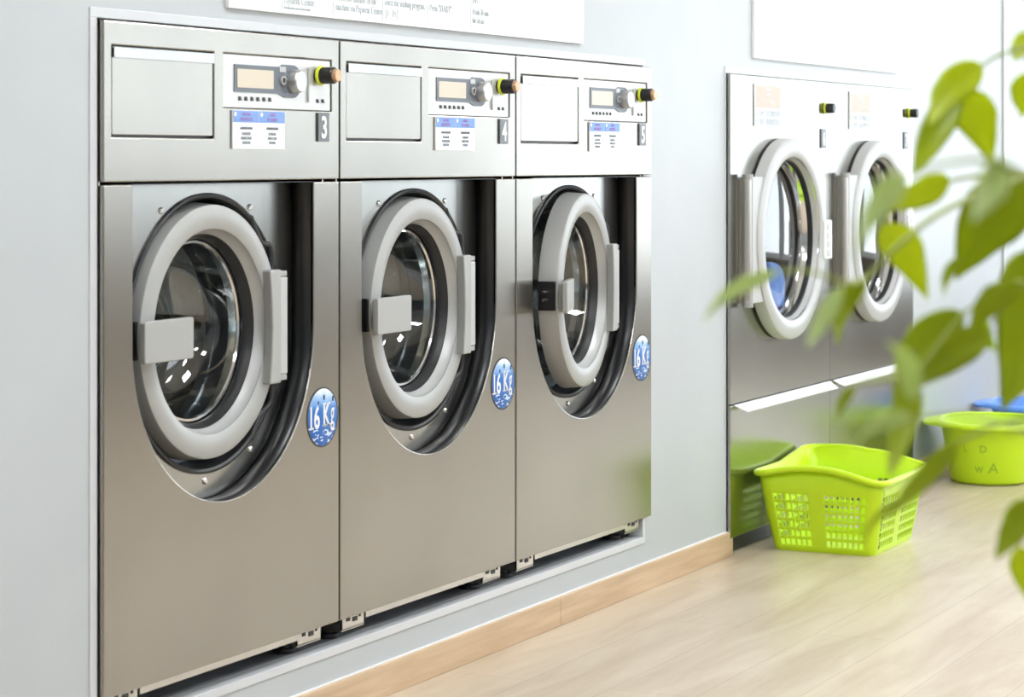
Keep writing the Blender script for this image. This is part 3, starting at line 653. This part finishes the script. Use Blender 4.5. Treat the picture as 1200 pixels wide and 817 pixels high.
# ------------------------------------------------------------------ baskets
def rim_curve(ctrl, n=10): return catmull(ctrl, n, closed=True)
def basket(name, label, loc, rz, rim_ctrl, base_half, mat, perforated, cat, rim_r=.008, skip=None):
    t = thing(name, label, cat, loc, None, rz)
    return t
def lime_basket():
    t = thing('laundry_basket', 'lime green perforated laundry basket at the foot of dryer 6', 'laundry basket', (3.290, -.208, 0))
    # walk round: corner A (back left) -> B (front) -> C -> D; local coordinates
    def rr(hx, hy, r, n=8):
        pts = []
        for cx, cy, a in ((-hx+r, hy-r, 90), (-hx+r, -hy+r, 180), (hx-r, -hy+r, 270), (hx-r, hy-r, 0)):
            pts.append([(cx + r*math.cos(math.radians(a+90*i/n)), cy + r*math.sin(math.radians(a+90*i/n))) for i in range(n+1)])
        return pts
    NC = 4
    def outline(hx, hy, r, nx, ny):
        cs = rr(hx, hy, r, NC); out = []
        order = [(cs[0], ny), (cs[1], nx), (cs[2], ny), (cs[3], nx)]
        for k, (c, m_) in enumerate(order):
            nxt = order[(k+1) % 4][0][0]
            out += c
            a, b = c[-1], nxt
            out += [(a[0]+(b[0]-a[0])*i/m_, a[1]+(b[1]-a[1])*i/m_) for i in range(1, m_)]
        return out
    NY, NX = 31, 35
    def spaced(m_):   # alternating narrow ribs and wider openings, a broad plain band in the middle
        w = [(.55 if q % 2 == 0 else 1.3) for q in range(m_)]
        mid = (13, 17) if m_ == 31 else (15, 19)
        for q in range(*mid): w[q] = 1.15
        tot = sum(w); acc = [0]
        for v in w: acc.append(acc[-1] + v/tot)
        return acc
    def outline(hx, hy, r, nx, ny):
        cs = rr(hx, hy, r, NC); out = []
        for k, (c, m_) in enumerate([(cs[0], ny), (cs[1], nx), (cs[2], ny), (cs[3], nx)]):
            a, b = c[-1], cs[(k+1) % 4][0]; acc = spaced(m_)
            out += c + [(a[0]+(b[0]-a[0])*acc[i], a[1]+(b[1]-a[1])*acc[i]) for i in range(1, m_)]
        return out
    bot = outline(.185, .150, .028, NX, NY); top = outline(.226, .184, .036, NX, NY)
    n = len(bot)
    side = []
    for k, m_ in ((0, NY), (1, NX), (2, NY), (3, NX)):
        side += [('c', k, i) for i in range(NC)] + [(k, i, m_) for i in range(m_)]
    def rimz(i):
        x, y = top[i]
        # corners low, middles of the short sides raised
        u = y/.186
        return .208 + .036*math.cos(max(-1, min(1, u))*PI/2)**1.3*(abs(x)/.232)**2 + (.030*max(0, x/.232)*max(0, y/.186)) + .012*max(0, y/.186)
    rows = [0, .010] + [.018 + .0258*k_ + d for k_ in range(6) for d in (0, .0178)] + [.172, None]
    NR = len(rows)
    bm = bmesh.new(); V = []
    for j, z in enumerate(rows):
        ring = []
        for i in range(n):
            zt = rimz(i); zz = zt if z is None else z
            f = zz/.21
            f2 = min(f, 1.0)
            x = bot[i][0] + (top[i][0]-bot[i][0])*f2; y = bot[i][1] + (top[i][1]-bot[i][1])*f2
            if z == 0: x *= .985; y *= .985
            ring.append(bm.verts.new((x, y, zz)))
        V.append(ring)
    for j in range(NR-1):
        hole_row = 2 <= j <= 13 and j % 2 == 0
        for i in range(n):
            s = side[i]
            hole = False
            if hole_row and s[0] != 'c':
                k_, q, m_ = s
                hole = q % 2 == 1 and q < m_-1
                mid = m_//2
                mid_ = (13, 17) if m_ == 31 else (15, 19)
                if mid_[0] <= q < mid_[1]: hole = False          # plain band in the middle of each side
            if hole: continue
            bm.faces.new((V[j][i], V[j][(i+1) % n], V[j+1][(i+1) % n], V[j+1][i]))
    bm.faces.new(V[0])
    o = obj('basket_body', bm, 'lime', t, smooth=True, angle=40)
    s = o.modifiers.new('s', 'SOLIDIFY'); s.thickness = .0028; s.offset = -1
    # rolled rim, wider and flat on top
    bm = bmesh.new(); prof = [(-.003, -.012), (.012, -.010), (.0165, -.004), (.016, .003), (.011, .007), (.002, .007), (-.003, .002)]
    R_ = []
    for i in range(n):
        a = Vector((*top[i-1], 0)); b = Vector((*top[(i+1) % n], 0)); d = (b-a).normalized(); nv = Vector((d.y, -d.x, 0))
        if nv.dot(Vector((*top[i], 0))) < 0: nv = -nv
        p0 = Vector((top[i][0], top[i][1], rimz(i)))
        R_.append([bm.verts.new(p0 + nv*a_ + Vector((0, 0, b_))) for a_, b_ in prof])
    for i in range(n):
        A, B = R_[i], R_[(i+1) % n]
        for k_ in range(len(prof)): bm.faces.new((A[k_], A[(k_+1) % len(prof)], B[(k_+1) % len(prof)], B[k_]))
    obj('basket_rim', bm, 'lime', t, smooth=True, angle=60)
    # felt pen writing down the front corner
    L_ = lettering('handwriting', [(ch, 0, .172-.0172*i, .019, 'CENTER', 0, .75) for i, ch in enumerate('LAVANDERIA')], t, 0, ['ink'])
    for v in L_.data.vertices:
        x, y, z = v.co
        f = z/.21; hx = .185+.041*f; hy = .150+.034*f; r = .028+.008*f
        a_ = math.radians(256); q = Vector((-math.sin(a_), math.cos(a_), 0))   # tangent at the front corner
        nv = Vector((math.cos(a_), math.sin(a_), 0))
        base = Vector((-hx+r+.0, -hy+r, 0)) + nv*(r+.0012)
        v.co = base + Vector((x*1.0+.012, 0, z)) + nv*(-y)
    return t
lb_ = lime_basket(); 

def basin(label, loc, rz, mat, writing):
    t = thing('laundry_basin', label, 'laundry basin', loc, 'oval plastic basins', rz)
    n = 72
    bm = bmesh.new(); prof = [(0, .003), (.72, .003), (.78, .006), (.80, .016), (.88, .11), (.97, .196), (1.0, .205)]
    ax, ay = .215, .170
    rings = []
    for f, z in prof:
        if f == 0: rings.append([bm.verts.new((0, 0, z))]); continue
        rings.append([bm.verts.new((ax*f*math.copysign(abs(math.cos(2*PI*i/n))**.85, math.cos(2*PI*i/n)), ay*f*math.copysign(abs(math.sin(2*PI*i/n))**.85, math.sin(2*PI*i/n)), z)) for i in range(n)])
    for i in range(n): bm.faces.new((rings[0][0], rings[1][i], rings[1][(i+1) % n]))
    for A, B in zip(rings[1:], rings[2:]):
        for i in range(n): bm.faces.new((A[i], A[(i+1) % n], B[(i+1) % n], B[i]))
    o = obj('basin_body', bm, mat, t, smooth=True, angle=60)
    s = o.modifiers.new('s', 'SOLIDIFY'); s.thickness = .003; s.offset = 0
    bm = bmesh.new(); cs = [(-.006, -.004), (.012, -.010), (.019, -.012), (.020, -.004), (.012, .004), (0, .007), (-.006, .003)]; R_ = []
    for i in range(n):
        th = 2*PI*i/n
        x = ax*math.copysign(abs(math.cos(th))**.85, math.cos(th)); y = ay*math.copysign(abs(math.sin(th))**.85, math.sin(th))
        nv = Vector((math.cos(th)/ax, math.sin(th)/ay, 0)).normalized()
        ext = 1 + 2.0*math.exp(-((abs(math.sin(th))-1)/.05)**2)     # grips at both sides
        R_.append([bm.verts.new(Vector((x, y, .205)) + nv*(a_*(ext if a_ > 0 else 1)) + Vector((0, 0, b_))) for a_, b_ in cs])
    for i in range(n):
        A, B = R_[i], R_[(i+1) % n]
        for k_ in range(len(cs)): bm.faces.new((A[k_], A[(k_+1) % len(cs)], B[(k_+1) % len(cs)], B[k_]))
    obj('basin_rim', bm, mat, t, smooth=True, angle=60)
    if writing:
        L_ = lettering('handwriting', [('w A', -.055, .045, .050, 'LEFT', 0, 1.0), ('L     D', -.10, .115, .036, 'LEFT', 0, 1.0)], t, 0, [PENG])
        for v in L_.data.vertices:
            x, y, z = v.co
            f = .80+.09*(z-.016)/.094; th = PI - (x*-1)/.19*-1*-1
            th = PI + x/.19
            nv = Vector((math.cos(th)/ax, math.sin(th)/ay, 0)).normalized()
            px_ = ax*f*math.copysign(abs(math.cos(th))**.85, math.cos(th)); py_ = ay*f*math.copysign(abs(math.sin(th))**.85, math.sin(th))
            v.co = Vector((px_, py_, z)) + nv*(.002 - y)
    return t
PENG = plain('pen_on_lime', (.32, .56, .015), .5)
basin('lime green oval laundry basin with rolled rim, standing beyond the dryers', (4.845, -.215, 0), .26, 'lime', True)
basin('blue oval laundry basin standing behind the lime basin', (5.50, -.215, 0), .26, 'blue_pl', False)

# ------------------------------------------------------------------ pot plant in the foreground
pl = thing('pot_plant', 'green leafy tree in a pot reaching in front of the dryers', 'plant', (-1.20, -2.06, 0))
def P(p): return Vector(p) - Vector((-1.20, -2.06, 0))
def zlathe(name, prof, mat, parent, seg=48):
    bm = bmesh.new(); R_ = [[bm.verts.new((r*math.cos(2*PI*i/seg), r*math.sin(2*PI*i/seg), z)) for i in range(seg)] if r > 0 else [bm.verts.new((0, 0, z))] for r, z in prof]
    for A, B in zip(R_, R_[1:]):
        for i in range(seg):
            vs = []
            for v in (A[i % len(A)], A[(i+1) % seg % len(A)], B[(i+1) % seg % len(B)], B[i % len(B)]):
                if v not in vs: vs.append(v)
            bm.faces.new(vs)
    return obj(name, bm, mat, parent, smooth=True)
zlathe('pot', [(0, 0), (.13, 0), (.135, .01), (.175, .30), (.185, .305), (.185, .33), (.170, .33), (.165, .29)], 'pot', pl)
zlathe('soil', [(.167, .295), (.1, .302), (0, .305)], 'soil', pl)
tube('trunk', catmull([(0, 0, .30), (-.012, .01, .5), (.01, .0, .7), P((-1.30, -2.0, .86)), P((-1.288, -1.997, 1.0))], 8), .013, 'bark', pl, r1=.006)
tube('trunk', catmull([(.02, .01, .30), (-.03, .005, .5), (-.12, .0, .62), P((-1.42, -2.03, .74)), P((-1.4897, -2.039, .8344))], 8), .010, 'bark', pl, r1=.005)
tube('branch', catmull([(-.012, .01, .5), P((-1.33, -2.03, .75)), P((-1.3886, -2.0178, .8749))], 8), .007, 'bark', pl, r1=.004)
tube('branch', catmull([(.01, .0, .7), P((-1.31, -2.01, .85)), P((-1.3381, -2.0072, .9396))], 8), .006, 'bark', pl, r1=.004)
STEMS = [
    [(-1.2875, -1.9966, 1.0006), (-1.3004, -1.9707, 1.1309), (-1.318, -1.935, 1.196), (-1.3356, -1.8993, 1.1946), (-1.3452, -1.8799, 1.183), (-1.3549, -1.8604, 1.1627)],
    [(-1.3381, -2.0072, 0.9396), (-1.4069, -1.9808, 1.047), (-1.4258, -1.9426, 1.091), (-1.4405, -1.9129, 1.0917), (-1.4545, -1.8846, 1.0869), (-1.4709, -1.8512, 1.0745), (-1.4783, -1.8364, 1.0525)],
    [(-1.3886, -2.0178, 0.8749), (-1.443, -1.9756, 0.9597), (-1.499, -1.9524, 1.0092), (-1.5093, -1.9315, 0.9893), (-1.5475, -1.922, 0.9872), (-1.6128, -1.9027, 0.9434)],
    [(-1.3886, -2.0178, 0.8749), (-1.4161, -1.9623, 0.9644), (-1.4246, -1.945, 1.0332)],
    [(-1.499, -1.9524, 1.0092), (-1.4392, -1.9154, 0.9726)],
    [(-1.4897, -2.039, 0.8344), (-1.5627, -2.0041, 0.9052), (-1.6093, -1.9776, 0.9135), (-1.6488, -1.9428, 0.8984)],
    [(-1.4897, -2.039, 0.8344), (-1.5299, -2.0027, 0.8502), (-1.5757, -1.9779, 0.8506), (-1.4993, -1.9518, 0.8035)],
    [(-1.4258, -1.9426, 1.091), (-1.5533, -1.9103, 1.0662), (-1.619, -1.8902, 1.0387), (-1.6292, -1.8697, 1.0158), (-1.7322, -1.8869, 1.0183), (-1.7423, -1.8664, 1.0255), (-1.7524, -1.846, 1.0255)],
    [(-1.6128, -1.9027, 0.9434), (-1.7018, -1.9033, 0.9475), (-1.729, -1.8933, 0.9451)],
    [(-1.3381, -2.0072, 0.9396), (-1.7599, -2.0566, 1.0629), (-2.0258, -2.0827, 1.0998), (-2.0393, -2.0553, 1.1027), (-2.0516, -2.0306, 1.095)],
    [(-1.4897, -2.039, 0.8344), (-1.7649, -2.0465, 0.916), (-1.9665, -2.0448, 0.9522), (-2.0018, -2.0184, 0.9534)],
    [(-1.3004, -1.9707, 1.1309), (-1.2699, -1.9196, 1.2019), (-1.2777, -1.9036, 1.1982), (-1.2777, -1.9036, 1.1805)]]
for st in STEMS:
    tube('stem', [P(p) for p in catmull(st, 5)], .0026, 'stem', pl, r1=.0011, seg=7)
LEAVES = [
    (-1.3446, -1.8812, 1.1844, -1.4329, -1.8605, 1.1314, 0.0285, 0.3, 0),
    (-1.3542, -1.8617, 1.1627, -1.4194, -1.8427, 1.0907, 0.0243, -0.5, 1),
    (-1.3555, -1.8591, 1.1613, -1.3115, -1.8804, 1.099, 0.0364, 0.2, 0),
    (-1.4545, -1.8846, 1.0869, -1.5265, -1.8517, 1.0645, 0.0231, 0.5, 0),
    (-1.4258, -1.9426, 1.091, -1.4233, -1.8799, 1.0056, 0.0541, 0.2, 1),
    (-1.4783, -1.8364, 1.0525, -1.4138, -1.8541, 0.9876, 0.0307, -0.2, 0),
    (-1.2777, -1.9036, 1.1805, -1.28, -1.899, 1.1389, 0.0222, 0.3, 0),
    (-1.5475, -1.922, 0.9872, -1.6202, -1.8879, 0.9103, 0.0296, 0.5, 1),
    (-1.4891, -1.9274, 0.9706, -1.5701, -1.8763, 0.9245, 0.0265, 0.2, 1),
    (-1.6128, -1.9027, 0.9434, -1.6696, -1.9008, 0.8737, 0.0226, 0.4, 1),
    (-1.4246, -1.945, 1.0332, -1.4362, -1.9216, 0.901, 0.0661, 0.2, 1),
    (-1.5287, -1.96, 1.0107, -1.5461, -1.9249, 0.965, 0.0222, 0.6, 1),
    (-1.3956, -1.8908, 0.9735, -1.3887, -1.9047, 0.9453, 0.0155, 0.1, 2),
    (-1.6477, -1.9451, 0.8996, -1.7189, -1.9138, 0.8515, 0.0158, 0.3, 1),
    (-1.7034, -1.9226, 0.8639, -1.736, -1.9018, 0.8339, 0.0048, 0.3, 1),
    (-1.5757, -1.9779, 0.8506, -1.6061, -1.9615, 0.8094, 0.0227, 0.3, 1),
    (-1.4796, -1.9467, 0.8003, -1.476, -1.9539, 0.756, 0.0201, 0.2, 0),
    (-1.6292, -1.8697, 1.0158, -1.6573, -1.8579, 0.9665, 0.0164, 0.5, 1),
    (-1.8279, -1.9189, 1.02, -1.886, -1.9143, 0.9832, 0.0122, 0.7, 3),
    (-1.7524, -1.846, 1.0255, -1.8508, -1.8274, 0.9937, 0.0105, 0.6, 3),
    (-1.729, -1.8933, 0.9451, -1.7338, -1.8836, 0.9187, 0.0084, 0.4, 1),
    (-2.0516, -2.0306, 1.095, -2.1122, -2.0207, 1.0522, 0.0159, 0.8, 3),
    (-2.0258, -2.0827, 1.0998, -2.0842, -2.0775, 1.0697, 0.0206, 0.8, 3),
    (-2.0018, -2.0184, 0.9534, -2.0647, -2.0041, 0.9416, 0.0097, 0.9, 3),
    (-1.4992, -1.907, 1.0283, -1.5252, -1.8994, 0.9973, 0.0093, 0.4, 1),
    (-1.9529, -2.0046, 0.9593, -2.008, -2.006, 0.9988, 0.0111, 0.7, 3),
    (-1.2764, -1.9063, 1.2131, -1.3331, -1.9045, 1.1873, 0.0176, 0.3, 0)]
VIEW = Vector((.8965, .443, 0))
def leaf(l):
    b = P(l[:3]); t_ = P(l[3:6]); wd, roll, tone = l[6:]
    d = t_-b; Lh = d.length; d.normalize()
    side = d.cross(VIEW).normalized(); nrm = side.cross(d).normalized()
    c_, s_ = math.cos(roll*.8), math.sin(roll*.8)
    sd = side*c_ + nrm*s_; nr = nrm*c_ - side*s_
    wd = wd/max(c_, .55)
    rnd = random.Random(int(Lh*1e5)); bend = rnd.uniform(-.12, .12); curl = rnd.uniform(.04, .14)
    bm = bmesh.new(); n, m_ = 16, 6; G = []
    for i in range(n+1):
        f = i/n
        h = (math.sin(PI*min(f**.72, 1)))**.85*(1-.35*f) if 0 < f < 1 else 0
        h = max(h, .012)*wd*.62
        row = []
        for j in range(-m_//2, m_//2+1):
            q = j/(m_/2)
            ctr = b + d*Lh*f + sd*(bend*Lh*math.sin(PI*f)) + nr*(curl*Lh*math.sin(PI*f))
            row.append(bm.verts.new(ctr + sd*(h*q) + nr*(-abs(q)*h*.25 + .06*h*math.sin(f*22)*abs(q))))
        G.append(row)
    for i in range(n):
        for j in range(m_): bm.faces.new((G[i][j], G[i+1][j], G[i+1][j+1], G[i][j+1]))
    o = obj('leaf', bm, LEAF[tone], pl, smooth=True, angle=180)
    s = o.modifiers.new('s', 'SOLIDIFY'); s.thickness = .0004
    return o
for l in LEAVES: leaf(l)
# the rest of the crown, outside the frame to the side and above
rnd = random.Random(9)
for k_ in range(14):
    a = rnd.uniform(-1.2, 1.9); el = rnd.uniform(.1, .9); b = Vector((-1.25, -2.03, rnd.uniform(.95, 1.15)))
    dr_ = Vector((math.cos(a), -abs(math.sin(a)), el)).normalized(); e_ = b + dr_*rnd.uniform(.12, .28)
    tube('stem', [P(b), P(b + dr_*.06 + Vector((0, 0, .02))), P(e_)], .0022, 'stem', pl, r1=.001, seg=6)
    tp = e_ + (dr_ + Vector((0, 0, -1.1))).normalized()*rnd.uniform(.06, .09)
    leaf((*e_, *tp, rnd.uniform(.03, .045), rnd.uniform(-.6, .6), rnd.choice((0, 1))))
tube('stem', [P((-1.288, -1.997, 1.0)), P((-1.26, -2.02, 1.08)), P((-1.25, -2.03, 1.16))], .004, 'stem', pl, r1=.002, seg=7)

scene.cycles.max_bounces = 10
scene.cycles.transparent_max_bounces = 16
scene.cycles.use_denoising = True
